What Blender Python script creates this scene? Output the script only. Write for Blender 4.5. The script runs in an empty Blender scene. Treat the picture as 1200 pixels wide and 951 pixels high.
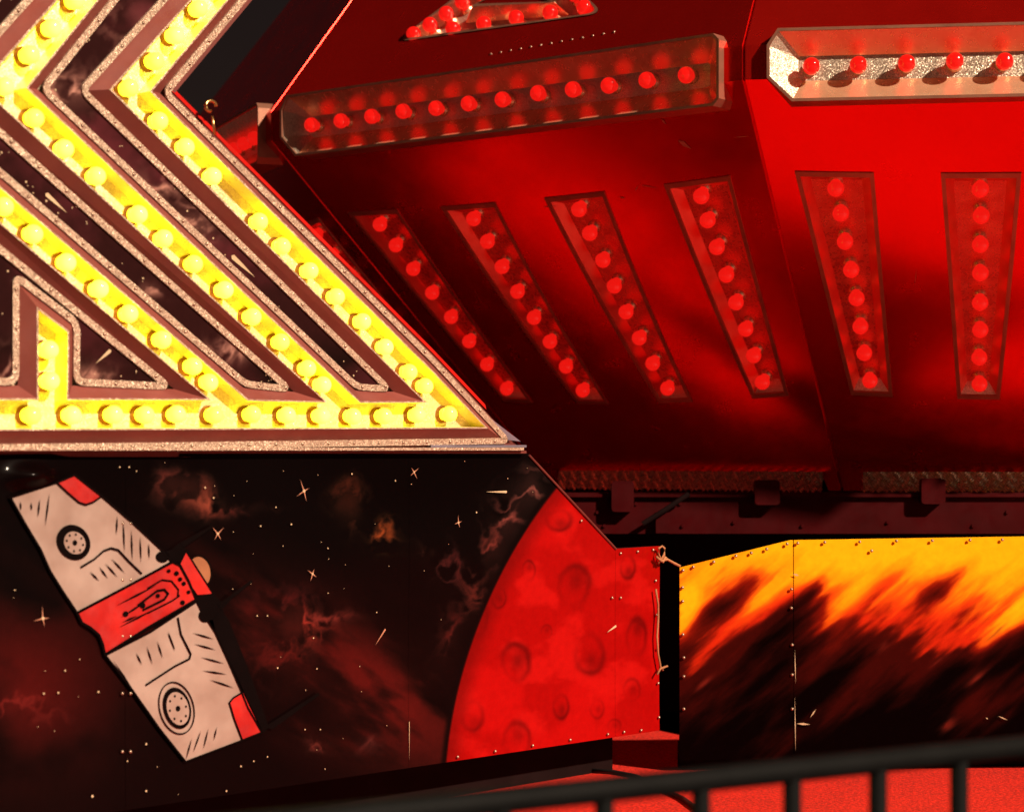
import bpy, bmesh, math, random
import numpy as np
from mathutils import Vector, Matrix, geometry
random.seed(7); np.random.seed(7)
R = math.radians
scene = bpy.context.scene
col = scene.collection

# ------------------------------------------------------------------ camera, sky, sun, exposure
EYE = 1.5            # eye height above the fairground
FPX = 2400.0         # focal length in pixels of a 1200 px wide picture (72 mm lens)
HOR = 535.0          # eye level
cam_d = bpy.data.cameras.new('camera'); cam = bpy.data.objects.new('camera', cam_d); col.objects.link(cam)
cam.location = (0, 0, EYE); cam.rotation_euler = (R(90), 0, 0)
cam_d.sensor_width = 36; cam_d.lens = 72; cam_d.shift_y = (HOR - 475.5) / 1200
cam_d.clip_start = 0.05; cam_d.clip_end = 500
cam_d.dof.use_dof = True; cam_d.dof.focus_distance = 4.0; cam_d.dof.aperture_fstop = 4.4
scene.camera = cam

SUN_AZ, SUN_EL = 50.0, 34.0     # degrees to the right of straight behind the camera, and up
world = bpy.data.worlds.new('World'); scene.world = world; world.use_nodes = True
wn = world.node_tree.nodes; wl = world.node_tree.links
for n in list(wn): wn.remove(n)
wo = wn.new('ShaderNodeOutputWorld'); wb = wn.new('ShaderNodeBackground'); ws = wn.new('ShaderNodeTexSky')
ws.sky_type = 'NISHITA'; ws.sun_disc = False
ws.sun_elevation = R(SUN_EL); ws.sun_rotation = R(180 - SUN_AZ); ws.dust_density = 4.0
wb.inputs['Strength'].default_value = 0.0045
wt = wn.new('ShaderNodeMix'); wt.data_type = 'RGBA'; wt.blend_type = 'MULTIPLY'; wt.inputs[0].default_value = 1.0
wt.inputs[7].default_value = (1.0, 0.45, 0.30, 1)
wl.new(ws.outputs[0], wt.inputs[6]); wl.new(wt.outputs[2], wb.inputs['Color']); wl.new(wb.outputs[0], wo.inputs[0])
sd = bpy.data.lights.new('sun', 'SUN'); sd.energy = 5.0; sd.angle = R(1.2); sd.color = (1.0, 0.80, 0.60)
sun = bpy.data.objects.new('sun', sd); col.objects.link(sun)
sv = Vector((math.sin(R(SUN_AZ)) * math.cos(R(SUN_EL)), -math.cos(R(SUN_AZ)) * math.cos(R(SUN_EL)), math.sin(R(SUN_EL))))
sun.rotation_euler = sv.to_track_quat('Z', 'Y').to_euler(); sun.location = (4, -4, 6)
scene.view_settings.view_transform = 'Standard'; scene.view_settings.look = 'None'
scene.view_settings.exposure = 0.5; scene.view_settings.gamma = 1.0; scene.view_settings.use_curve_mapping = False
scene.render.resolution_x = 1024; scene.render.resolution_y = 811

# ------------------------------------------------------------------ helpers
def new(name, data=None, parent=None):
    o = bpy.data.objects.new(name, data); col.objects.link(o)
    if parent: o.parent = parent
    return o
def tag(o, label=None, cat=None, group=None, kind=None):
    if label: o['label'] = label
    if cat: o['category'] = cat
    if group: o['group'] = group
    if kind: o['kind'] = kind
    return o
def mesh(name, verts, faces, mat, smooth=False):
    m = bpy.data.meshes.new(name); m.from_pydata([tuple(v) for v in verts], [], faces); m.materials.append(mat)
    if smooth: m.polygons.foreach_set('use_smooth', [True] * len(m.polygons))
    m.update(); return m
def part(name, verts, faces, mat, parent=None, smooth=False):
    return new(name, mesh(name, verts, faces, mat, smooth), parent)
class MB:
    def __init__(s): s.v = []; s.f = []
    def add(s, v, f):
        k = len(s.v); s.v += [tuple(a) for a in v]; s.f += [tuple(i + k for i in q) for q in f]; return s
    def box(s, a, b):
        (x0, y0, z0), (x1, y1, z1) = a, b
        return s.add([(x0,y0,z0),(x1,y0,z0),(x1,y1,z0),(x0,y1,z0),(x0,y0,z1),(x1,y0,z1),(x1,y1,z1),(x0,y1,z1)],
                     [(0,3,2,1),(4,5,6,7),(0,1,5,4),(1,2,6,5),(2,3,7,6),(3,0,4,7)])
    def tube(s, pts, r, n=8, cap=True):
        pts = [Vector(p) for p in pts]; rings = []
        rr = r if isinstance(r, (list, tuple)) else [r] * len(pts)
        up = Vector((0, 0, 1)); v = []
        for i, p in enumerate(pts):
            t = (pts[min(i+1, len(pts)-1)] - pts[max(i-1, 0)]).normalized()
            a = t.cross(up)
            if a.length < .1: a = t.cross(Vector((1, 0, 0)))
            a.normalize(); b = t.cross(a)
            v += [p + rr[i] * (math.cos(2*math.pi*k/n) * a + math.sin(2*math.pi*k/n) * b) for k in range(n)]
        f = [(i*n+k, i*n+(k+1) % n, (i+1)*n+(k+1) % n, (i+1)*n+k) for i in range(len(pts)-1) for k in range(n)]
        if cap: f += [tuple(range(n))[::-1], tuple((len(pts)-1)*n + k for k in range(n))]
        return s.add(v, f)
    def build(s, name, mat, parent=None, smooth=False): return part(name, s.v, s.f, mat, parent, smooth)

# ---- materials
def nodes(name):
    m = bpy.data.materials.new(name); m.use_nodes = True
    nt = m.node_tree; return m, nt.nodes, nt.links, nt.nodes['Principled BSDF']
def noise_fac(N, L, scale, detail=4, lo=.35, hi=.65, obj=True, rough=.6, stretch=None):
    tc = N.new('ShaderNodeTexCoord'); nz = N.new('ShaderNodeTexNoise')
    nz.inputs['Scale'].default_value = scale; nz.inputs['Detail'].default_value = detail; nz.inputs['Roughness'].default_value = rough
    src = tc.outputs['Object']
    if stretch:
        mp = N.new('ShaderNodeMapping'); mp.inputs['Scale'].default_value = stretch; L.new(src, mp.inputs[0]); src = mp.outputs[0]
    L.new(src, nz.inputs['Vector'])
    mr = N.new('ShaderNodeMapRange'); mr.inputs[1].default_value = lo; mr.inputs[2].default_value = hi
    L.new(nz.outputs[0], mr.inputs[0]); return mr.outputs[0]
def mixc(N, L, fac, a, b):
    mx = N.new('ShaderNodeMix'); mx.data_type = 'RGBA'; L.new(fac, mx.inputs[0])
    for i, c in ((6, a), (7, b)):
        if isinstance(c, tuple): mx.inputs[i].default_value = (*c, 1)
        else: L.new(c, mx.inputs[i])
    return mx.outputs[2]
def setp(b, **k):
    for n, v in k.items(): b.inputs[n.replace('_', ' ')].default_value = v
def bump(N, L, b, h, strength, dist=.002):
    bp = N.new('ShaderNodeBump'); bp.inputs['Strength'].default_value = strength; bp.inputs['Distance'].default_value = dist
    L.new(h, bp.inputs['Height']); L.new(bp.outputs[0], b.inputs['Normal'])
def painted(name, c1, c2, rough=.35, scale=6, metallic=0., coat=0., bumps=.15, rvar=.12):
    m, N, L, b = nodes(name)
    f = noise_fac(N, L, scale); L.new(mixc(N, L, f, c1, c2), b.inputs['Base Color'])
    f2 = noise_fac(N, L, scale * 3.3, 6)
    mr = N.new('ShaderNodeMapRange'); mr.inputs[3].default_value = rough - rvar; mr.inputs[4].default_value = rough + rvar
    L.new(f2, mr.inputs[0]); L.new(mr.outputs[0], b.inputs['Roughness'])
    setp(b, Metallic=metallic, Coat_Weight=coat, Coat_Roughness=.08)
    if bumps: bump(N, L, b, noise_fac(N, L, 900, 2, .3, .7), bumps, .0006)
    return m
def glitter(name, c1, c2, scale=700, k=.9, rough=.35, metallic=1.):
    m, N, L, b = nodes(name)
    tc = N.new('ShaderNodeTexCoord'); vo = N.new('ShaderNodeTexVoronoi'); vo.inputs['Scale'].default_value = scale
    L.new(tc.outputs['Object'], vo.inputs['Vector'])
    sp = N.new('ShaderNodeSeparateColor'); L.new(vo.outputs['Color'], sp.inputs[0])
    L.new(mixc(N, L, sp.outputs[0], c1, c2), b.inputs['Base Color'])
    g = N.new('ShaderNodeNewGeometry')
    sb = N.new('ShaderNodeVectorMath'); sb.operation = 'SUBTRACT'; sb.inputs[1].default_value = (.5, .5, .5); L.new(vo.outputs['Color'], sb.inputs[0])
    sc = N.new('ShaderNodeVectorMath'); sc.operation = 'SCALE'; sc.inputs['Scale'].default_value = k; L.new(sb.outputs[0], sc.inputs[0])
    ad = N.new('ShaderNodeVectorMath'); ad.operation = 'ADD'; L.new(g.outputs['Normal'], ad.inputs[0]); L.new(sc.outputs[0], ad.inputs[1])
    nm = N.new('ShaderNodeVectorMath'); nm.operation = 'NORMALIZE'; L.new(ad.outputs[0], nm.inputs[0]); L.new(nm.outputs[0], b.inputs['Normal'])
    setp(b, Metallic=metallic, Roughness=rough); return m
def plain(name, c, rough=.4, metallic=0., coat=0., bumps=0., spec=.5):
    m, N, L, b = nodes(name)
    f = noise_fac(N, L, 14, 5); k = .72
    L.new(mixc(N, L, f, tuple(x * k for x in c), c), b.inputs['Base Color'])
    setp(b, Roughness=rough, Metallic=metallic, Coat_Weight=coat, Coat_Roughness=.1, Specular_IOR_Level=spec)
    if bumps: bump(N, L, b, noise_fac(N, L, 500, 3, .3, .7), bumps, .001)
    return m
def art(name, rough=.35, coat=.3):
    m, N, L, b = nodes(name)
    at = N.new('ShaderNodeAttribute'); at.attribute_name = 'Col'
    f = noise_fac(N, L, 60, 8, .25, .75)
    dk = N.new('ShaderNodeMix'); dk.data_type = 'RGBA'; dk.blend_type = 'MULTIPLY'; dk.inputs[0].default_value = 1
    L.new(at.outputs['Color'], dk.inputs[6]); L.new(mixc(N, L, f, (.86, .86, .86), (1.06, 1.06, 1.06)), dk.inputs[7])
    L.new(dk.outputs[2], b.inputs['Base Color'])
    setp(b, Roughness=rough, Coat_Weight=coat, Coat_Roughness=.10, Specular_IOR_Level=.02)
    bump(N, L, b, noise_fac(N, L, 5, 3, .3, .7), .12, .004)
    return m
def emit(name, c, s):
    m, N, L, b = nodes(name); setp(b, Base_Color=(*c, 1), Roughness=.15, Emission_Strength=s); b.inputs['Emission Color'].default_value = (*c, 1); return m

M = {}
M['red'] = painted('red_metallic_paint', (.97, .016, .009), (.90, .012, .007), .24, 3, metallic=.86, bumps=.025, rvar=.035)
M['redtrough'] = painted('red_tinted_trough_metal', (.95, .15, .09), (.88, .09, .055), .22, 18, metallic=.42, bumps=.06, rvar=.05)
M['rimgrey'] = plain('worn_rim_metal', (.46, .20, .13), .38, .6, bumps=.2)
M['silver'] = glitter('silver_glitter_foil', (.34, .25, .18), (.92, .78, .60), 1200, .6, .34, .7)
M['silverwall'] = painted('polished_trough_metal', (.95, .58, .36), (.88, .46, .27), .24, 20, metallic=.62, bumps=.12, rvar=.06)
M['redbulb'] = plain('red_lamp_glass', (.42, .003, .002), .10, 0, .8)
M['redbulb'].node_tree.nodes['Principled BSDF'].inputs['Coat Roughness'].default_value = .03
_b = M['redbulb'].node_tree.nodes['Principled BSDF']; _b.inputs['Emission Color'].default_value = (1, .010, .006, 1); _b.inputs['Emission Strength'].default_value = .55; _b.inputs['Specular IOR Level'].default_value = .25
M['fanfloor'] = painted('trough_floor_metal', (.84, .17, .11), (.72, .11, .07), .30, 30, metallic=.5, bumps=.15)
M['brown'] = painted('brown_channel_paint', (.25, .062, .046), (.19, .045, .035), .45, 9, bumps=.2)
M['gold'] = glitter('gold_glitter_trim', (.20, .10, .065), (.82, .64, .47), 1000, .9, .42, .6)
M['goldfloor'] = glitter('gold_glitter_floor', (.66, .50, .30), (.98, .82, .55), 900, .45, .45, .75)
M['goldwall'] = painted('gilt_channel_wall', (.88, .76, .26), (.82, .64, .20), .38, 24, metallic=.25, bumps=.1)
M['bulb'], N_, L_, b_ = nodes('lit_yellow_bulb')
tc_ = N_.new('ShaderNodeTexCoord'); sx_ = N_.new('ShaderNodeSeparateXYZ'); L_.new(tc_.outputs['Object'], sx_.inputs[0])
mr_ = N_.new('ShaderNodeMapRange'); mr_.inputs[1].default_value = .014; mr_.inputs[2].default_value = .037; mr_.inputs[3].default_value = 4.0; mr_.inputs[4].default_value = 6.5
pw_ = N_.new('ShaderNodeMapRange'); pw_.interpolation_type = 'SMOOTHSTEP'; pw_.inputs[1].default_value = .026; pw_.inputs[2].default_value = .038
L_.new(sx_.outputs[2], mr_.inputs[0]); L_.new(sx_.outputs[2], pw_.inputs[0])
L_.new(mixc(N_, L_, pw_.outputs[0], (.84, .90, .02), (.95, 1.0, .035)), b_.inputs['Emission Color'])
oi_ = N_.new('ShaderNodeObjectInfo'); m3_ = N_.new('ShaderNodeMapRange'); m3_.inputs[3].default_value = .65; m3_.inputs[4].default_value = 1.15; L_.new(oi_.outputs['Random'], m3_.inputs[0])
ml_ = N_.new('ShaderNodeMath'); ml_.operation = 'MULTIPLY'; L_.new(mr_.outputs[0], ml_.inputs[0]); L_.new(m3_.outputs[0], ml_.inputs[1])
L_.new(ml_.outputs[0], b_.inputs['Emission Strength']); setp(b_, Base_Color=(.7, .55, .05, 1), Roughness=.12)
M['collar'] = plain('brass_collar', (.30, .11, .03), .4, .6)
M['rivet'] = plain('rivet_metal', (.48, .33, .24), .35, .8)
M['backing'] = plain('sign_edge_paint', (.16, .03, .022), .5)
M['rededge'] = plain('red_edge_paint', (.55, .012, .008), .35)
M['bare'] = plain('bare_metal_sky_tint', (.42, .38, .48), .35, .7)  # lilac sky reflection put into the metal's colour
M['space'] = art('space_mural_paint', .45, .12)
M['flame'] = art('flame_mural_paint', .5, .0); M['flame'].node_tree.nodes['Principled BSDF'].inputs['Specular IOR Level'].default_value = .0
M['beam'] = painted('dark_red_steel', (.052, .0025, .0035), (.036, .002, .0025), .5, 8, bumps=.2)
M['beam'].node_tree.nodes['Principled BSDF'].inputs['Specular IOR Level'].default_value = .06
M['dark'] = plain('dark_underside', (.010, .004, .004), .8, spec=.05)  # near-black colour stands in for shade inside and under the ride
M['tread'] = painted('tread_plate_metal', (.55, .36, .22), (.38, .23, .13), .32, 60, metallic=.7, bumps=.3)
M['treadbar'] = painted('tread_bar_glint_metal', (.95, .80, .56), (.80, .60, .38), .30, 60, metallic=.9, bumps=.2)  # lighter copy of the plate metal, glints put into the bar colour
M['fence'] = plain('black_barrier_paint', (.007, .007, .007), .55, 0, 0, spec=.04)
M['rope'] = plain('hemp_rope', (.42, .17, .07), .8, bumps=.5)
M['cable'] = plain('black_cable', (.012, .008, .008), .5)
M['white'] = painted('ship_white_paint', (.37, .265, .225), (.25, .16, .13), .4, 7, bumps=.05)
M['shipred'] = painted('ship_red_paint', (.48, .014, .010), (.30, .008, .008), .4, 12, bumps=.05)
M['ink'] = plain('black_line_paint', (.004, .002, .002), .6, spec=.02)
M['skin'] = plain('canopy_paint', (.34, .13, .06), .4)
M['star'] = plain('star_paint', (.62, .44, .27), .5, spec=.1)
M['starred'] = plain('dull_star_paint', (.50, .20, .12), .5)
M['chip'] = plain('bare_chip', (.50, .16, .10), .6)
M['brass'] = plain('brass_hook', (.72, .42, .16), .28, 1.)

# ---- pixel measurements of the photograph -> points on real planes
def ray(x, y): return Vector(((x - 600) / FPX, 1.0, (HOR - y) / FPX))
class Plane:
    """vertical plane standing in the scene: local X along it, local Z up, local -Y out of its face"""
    def __init__(s, o, phi): s.o = Vector(o); s.phi = phi; s.inv = Matrix.Rotation(-phi, 3, 'Z')
    def px(s, x, y, off=0.):
        d = s.inv @ ray(x, y); o = s.inv @ (Vector((0, 0, EYE)) - s.o)
        t = (-off - o.y) / d.y; q = o + t * d
        return (q.x, q.z)
    def p3(s, x, y, off=0.):
        u, v = s.px(x, y, off); return Vector((u, -off, v))
    def uv2px(s, u, v, off=0.):
        c, n = math.cos(s.phi), math.sin(s.phi)
        X = s.o.x + u * c + off * n; Y = s.o.y + u * n - off * c; Z = s.o.z + v - EYE
        return 600 + FPX * X / Y, HOR - FPX * Z / Y
    def root(s, name):
        e = new(name); e.location = s.o; e.rotation_euler = (0, 0, s.phi); return e

# ---- numpy noise for the airbrushed pictures
_lat = np.random.RandomState(3).rand(256, 256)
def vnoise(x, y, seed=0):
    x = np.asarray(x) + seed * 17.31; y = np.asarray(y) + seed * 9.73
    xi = np.floor(x).astype(int); yi = np.floor(y).astype(int); fx = x - xi; fy = y - yi
    fx = fx*fx*(3-2*fx); fy = fy*fy*(3-2*fy); g = lambda a, b: _lat[a & 255, b & 255]
    return (g(xi, yi)*(1-fx) + g(xi+1, yi)*fx)*(1-fy) + (g(xi, yi+1)*(1-fx) + g(xi+1, yi+1)*fx)*fy
def fbm(x, y, seed=0, oct=5):
    s = 0; a = .5
    for i in range(oct): s = s + a * vnoise(x * 2**i, y * 2**i, seed + i); a *= .5
    return s
def sstep(a, b, x): t = np.clip((x - a) / (b - a), 0, 1); return t*t*(3-2*t)
def lerp(a, b, t): return a + (np.asarray(b) - a) * t[..., None]
def lin(c): return np.where(c <= .04045, c / 12.92, ((np.clip(c, 0, 1) + .055) / 1.055) ** 2.4)
def inpoly(px, py, poly):
    r = np.zeros(px.shape, bool); n = len(poly)
    for i in range(n):
        (x0, y0), (x1, y1) = poly[i], poly[(i+1) % n]
        if abs(y1 - y0) < 1e-12: continue
        r ^= ((y0 > py) != (y1 > py)) & (px < (x1-x0)*(py-y0)/(y1-y0) + x0)
    return r
def grid_mesh(name, U, V, Y, rgb, mat, keep=None):
    """structured grid (rows x cols) of local points, painted per vertex"""
    r, c = U.shape
    co = np.stack([U, Y, V], -1).reshape(-1, 3).astype(np.float32)
    idx = np.arange(r*c).reshape(r, c)
    q = np.stack([idx[:-1, :-1], idx[:-1, 1:], idx[1:, 1:], idx[1:, :-1]], -1).reshape(-1, 4)
    if keep is not None: q = q[keep.reshape(-1)]
    used = np.unique(q); remap = np.zeros(r*c, int); remap[used] = np.arange(len(used))
    q = remap[q]; co = co[used]; rgbf = rgb.reshape(-1, 3)[used]
    m = bpy.data.meshes.new(name)
    m.vertices.add(len(co)); m.vertices.foreach_set('co', co.ravel())
    m.loops.add(q.size); m.loops.foreach_set('vertex_index', q.ravel().astype(np.int32))
    m.polygons.add(len(q)); m.polygons.foreach_set('loop_start', np.arange(0, q.size, 4, dtype=np.int32))
    m.update(calc_edges=True); m.validate()
    a = m.color_attributes.new('Col', 'FLOAT_COLOR', 'POINT')
    a.data.foreach_set('color', np.concatenate([lin(rgbf), np.ones((len(rgbf), 1))], 1).astype(np.float32).ravel())
    m.materials.append(mat); return m

# ------------------------------------------------------------------ ground and deck
DECK = EYE - .665
g = part('ground', [(-80,-60,0),(80,-60,0),(80,120,0),(-80,120,0)], [(0,1,2,3)], painted('asphalt', (.05,.042,.04), (.035,.03,.03), .85, 3), None)
tag(g, kind='structure')
mdeck, N_, L_, b_ = nodes('gritty_deck_paint')
f_ = noise_fac(N_, L_, 150, 4, .40, .60); f2_ = noise_fac(N_, L_, 7, 5)
L_.new(mixc(N_, L_, f_, mixc(N_, L_, f2_, (.34, .013, .007), (.50, .014, .007)), (.80, .024, .010)), b_.inputs['Base Color'])
setp(b_, Roughness=.6); bump(N_, L_, b_, noise_fac(N_, L_, 150, 4, .3, .7), .6, .003)
# the deck reaches under the rim of the ride; its back outline and the added dark pit darken the body's reflections
dpts = [(-7, 2.6), (9, 2.6), (9, 4.72), (.50, 4.72), (.28, 5.12), (-1.42, 5.12), (-1.42, 4.3), (-7, 4.3)]; nd = len(dpts)
dk = part('deck', [(x, y, DECK) for x, y in dpts] + [(x, y, .02) for x, y in dpts], [tuple(range(nd))] + [(i, nd+i, nd+(i+1) % nd, (i+1) % nd) for i in range(nd)], mdeck); tag(dk, kind='structure')
pit = MB().box((-7, 4.35, .03), (9, 12, DECK - .12)).build('added_pit_floor', M['dark']); tag(pit, kind='structure')

# ------------------------------------------------------------------ ride body: twelve-sided double cone
CX, CY, PSI, R1, Z1, Z2, R3, Z3 = 1.427, 6.506, -.386, 2.544, .833, .763, 1.663, -.082
TH = R(30); C15, S15 = math.cos(TH/2), math.sin(TH/2)
ZT = Z1 + .62; RT = R1 - (.231/.30) * .62
A1, A3, AT = R1*C15, R3*C15, RT*C15
KS = (A3 - A1) / (Z3 - Z2); KU = (AT - A1) / (ZT - Z1)
ZTOP, ZBOT, ZSL = .600, .150, -.036
BULGE = .034
def skirt(u, z, off=0.):         # off: inward depth below the skin, along the face normal
    n = Vector((0, -1, -KS)).normalized()
    a = A1 + KS*(z - Z2); zm, zh = (Z2 + ZSL)/2, (Z2 - ZSL)/2
    bl = BULGE * max(0, 1 - (u/(a*math.tan(TH/2)))**2) * max(0, 1 - ((z - zm)/zh)**2)     # pillow shaped moulding
    return Vector((u, -a, z)) + (bl - off) * n
def upper(u, z, off=0.):
    n = Vector((0, -1, -KU)).normalized()
    return Vector((u, -(A1 + KU*(z - Z1)), z)) - off * n
def band(u, z, off=0.): return Vector((u, -A1 + off, z))
AZL = PSI - TH/2                 # azimuth of the panel seen at the left
def unproj(x, y, kind, az):
    Ri = Matrix.Rotation(-az, 3, 'Z'); d = Ri @ ray(x, y); o = Ri @ Vector((-CX, -CY, 0))
    k, z0 = (KS, Z2) if kind == 's' else ((KU, Z1) if kind == 'u' else (0, 0))
    t = (-(A1 + k*(o.z - z0)) - o.y) / (d.y + k*d.z); q = o + t*d
    return (q.x, q.z)
def holed(outer, holes, f3, name, mat, parent, dense=None):
    if dense:
        pts = []; eds = []
        for lp in [outer] + holes:
            k0 = len(pts); q = []
            for i in range(len(lp)):
                a, b = Vector(lp[i]), Vector(lp[(i+1) % len(lp)]); m_ = max(1, int((b-a).length/dense))
                q += [a + (b-a)*j/m_ for j in range(m_)]
            pts += q; eds += [(k0+i, k0+(i+1) % len(q)) for i in range(len(q))]
        us = [p.x for p in pts]; vs_ = [p.y for p in pts]; bound = list(pts)
        for u in np.arange(min(us), max(us), dense):
            for v in np.arange(min(vs_), max(vs_), dense):
                if all((p.x-u)**2 + (p.y-v)**2 > (dense*.45)**2 for p in bound): pts.append(Vector((u, v)))
        vo, eo, fo = geometry.delaunay_2d_cdt(pts, eds, [], 0, 1e-6)[:3]
        cen = np.array([[sum(vo[i].x for i in f)/3, sum(vo[i].y for i in f)/3] for f in fo])
        ok = inpoly(cen[:, 0], cen[:, 1], outer)
        for h in holes: ok &= ~inpoly(cen[:, 0], cen[:, 1], h)
        v3 = [f3(v.x, v.y) for v in vo]; fs_ = []
        for f, k in zip(fo, ok):
            if not k: continue
            nn = (v3[f[1]]-v3[f[0]]).cross(v3[f[2]]-v3[f[0]]); fs_.append(tuple(f) if nn.y < 0 else tuple(f)[::-1])
        return part(name, v3, fs_, mat, parent, True)
    bm = bmesh.new()
    for lp in [outer] + holes:
        vs = [bm.verts.new((u, z, 0)) for u, z in lp]
        for i in range(len(vs)): bm.edges.new((vs[i], vs[(i+1) % len(vs)]))
    bmesh.ops.triangle_fill(bm, use_beauty=True, use_dissolve=False, edges=bm.edges[:])
    for v in bm.verts: v.co = f3(v.co.x, v.co.y)
    bmesh.ops.recalc_face_normals(bm, faces=bm.faces[:])
    s = sum((f.normal.y for f in bm.faces))
    if s > 0: bmesh.ops.reverse_faces(bm, faces=bm.faces[:])
    m = bpy.data.meshes.new(name); bm.to_mesh(m); bm.free(); m.materials.append(mat)
    return new(name, m, parent)
def ring(a, b, f3a, f3b):
    """quads between two loops of equal length"""
    n = len(a); v = [f3a(*p) for p in a] + [f3b(*p) for p in b]
    return v, [(i, (i+1) % n, n + (i+1) % n, n + i) for i in range(n)]
def inset(lp, d):
    n = len(lp); out = []
    ar = sum(lp[i][0]*lp[(i+1) % n][1] - lp[(i+1) % n][0]*lp[i][1] for i in range(n)); sg = 1 if ar > 0 else -1
    for i in range(n):
        p0, p1, p2 = Vector(lp[i-1]), Vector(lp[i]), Vector(lp[(i+1) % n])
        e1 = (p1 - p0).normalized(); e2 = (p2 - p1).normalized()
        n1 = Vector((-e1.y, e1.x)) * sg; n2 = Vector((-e2.y, e2.x)) * sg
        b = (n1 + n2); b = b / max(.35, b.length_squared / 2) ; q = p1 + b * d
        out.append((q.x, q.y))
    return out
def rounded(lp, rad, n=5, closed=True):
    out = []; k = len(lp)
    for i in range(k):
        if not closed and i in (0, k-1): out.append(tuple(lp[i])); continue
        p0, p1, p2 = Vector(lp[i-1]), Vector(lp[i]), Vector(lp[(i+1) % k])
        a = (p0 - p1); b = (p2 - p1); r = min(rad, a.length*.45, b.length*.45)
        s, e = p1 + a.normalized()*r, p1 + b.normalized()*r
        for j in range(n+1):
            t = j / n; q = s*(1-t)**2 + p1*2*t*(1-t) + e*t*t; out.append((q.x, q.y))
    return out
def lathe(prof, n=16, mats=None):
    v = []; f = []
    for r, h in prof: v += [(r*math.cos(2*math.pi*k/n), r*math.sin(2*math.pi*k/n), h) for k in range(n)]
    for i in range(len(prof)-1): f += [(i*n+k, i*n+(k+1) % n, (i+1)*n+(k+1) % n, (i+1)*n+k) for k in range(n)]
    f += [tuple((len(prof)-1)*n + k for k in range(n))]
    return v, f
def globe(rad, neck, h0, n=18, m=9):
    """profile: short collar then a round glass globe"""
    prof = [(neck*1.45, 0), (neck*1.45, h0*.45), (neck, h0*.6)]
    zc = h0 + rad*.78; a0 = math.asin(min(.99, neck/rad))
    for i in range(m+1):
        a = math.pi - a0 - (math.pi - a0) * i / m
        prof.append((max(rad*math.sin(a), .0004), zc + rad*math.cos(a)))
    return prof
def two_mat(name, prof, mat, collar, ncol=2, n=18):
    v, f = lathe(prof, n); m = bpy.data.meshes.new(name); m.from_pydata(v, [], f); m.materials.append(mat); m.materials.append(collar)
    for i, p in enumerate(m.polygons): p.material_index = 1 if i < ncol*n else 0; p.use_smooth = True
    m.update(); return m
RB = two_mat('red_bulb', globe(.0180, .0105, .013), M['redbulb'], M['silverwall'])
def orient(o, loc, nrm): o.location = loc; o.rotation_euler = Vector(nrm).to_track_quat('Z', 'Y').to_euler()

body = new('ride_body'); body.location = (CX, CY, EYE)
tag(body, 'glossy red twelve-sided ride body with recessed rows of red bulbs', 'fairground ride')
HW = lambda a: a * math.tan(TH/2)      # half width of a facet at apothem a
GAP = .0035
WSK = [(-.472, -.372), (-.172, -.132), (.132, .112), (.450, .370)]
ns = -(skirt(0, 0, 1) - skirt(0, 0, 0)); nu = -(upper(0, 0, 1) - upper(0, 0, 0))
hexo = [(-.612, .829), (-.590, .862), (.598, .862), (.612, .848), (.612, .728), (.598, .714), (-.562, .714), (-.612, .763)]
tri_px = [(463, 50), (708, 16), (618, -66)]
tri_o = [unproj(x, y, 'u', AZL) for x, y in tri_px]
slotL = unproj(1016, 564, 's', AZL + TH)[0]; slotR = unproj(966, 564, 's', AZL)[0]
tri_bulbs = [unproj(x, y, 'u', AZL) for x, y in [(484,39),(503,28),(522,15),(541,1),(560,-13),(530,33),(566,27),(604,20),(644,14),(684,8),(600,-44),(650,-24),(672,-8)]]
def hexwallmesh(): pass
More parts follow.
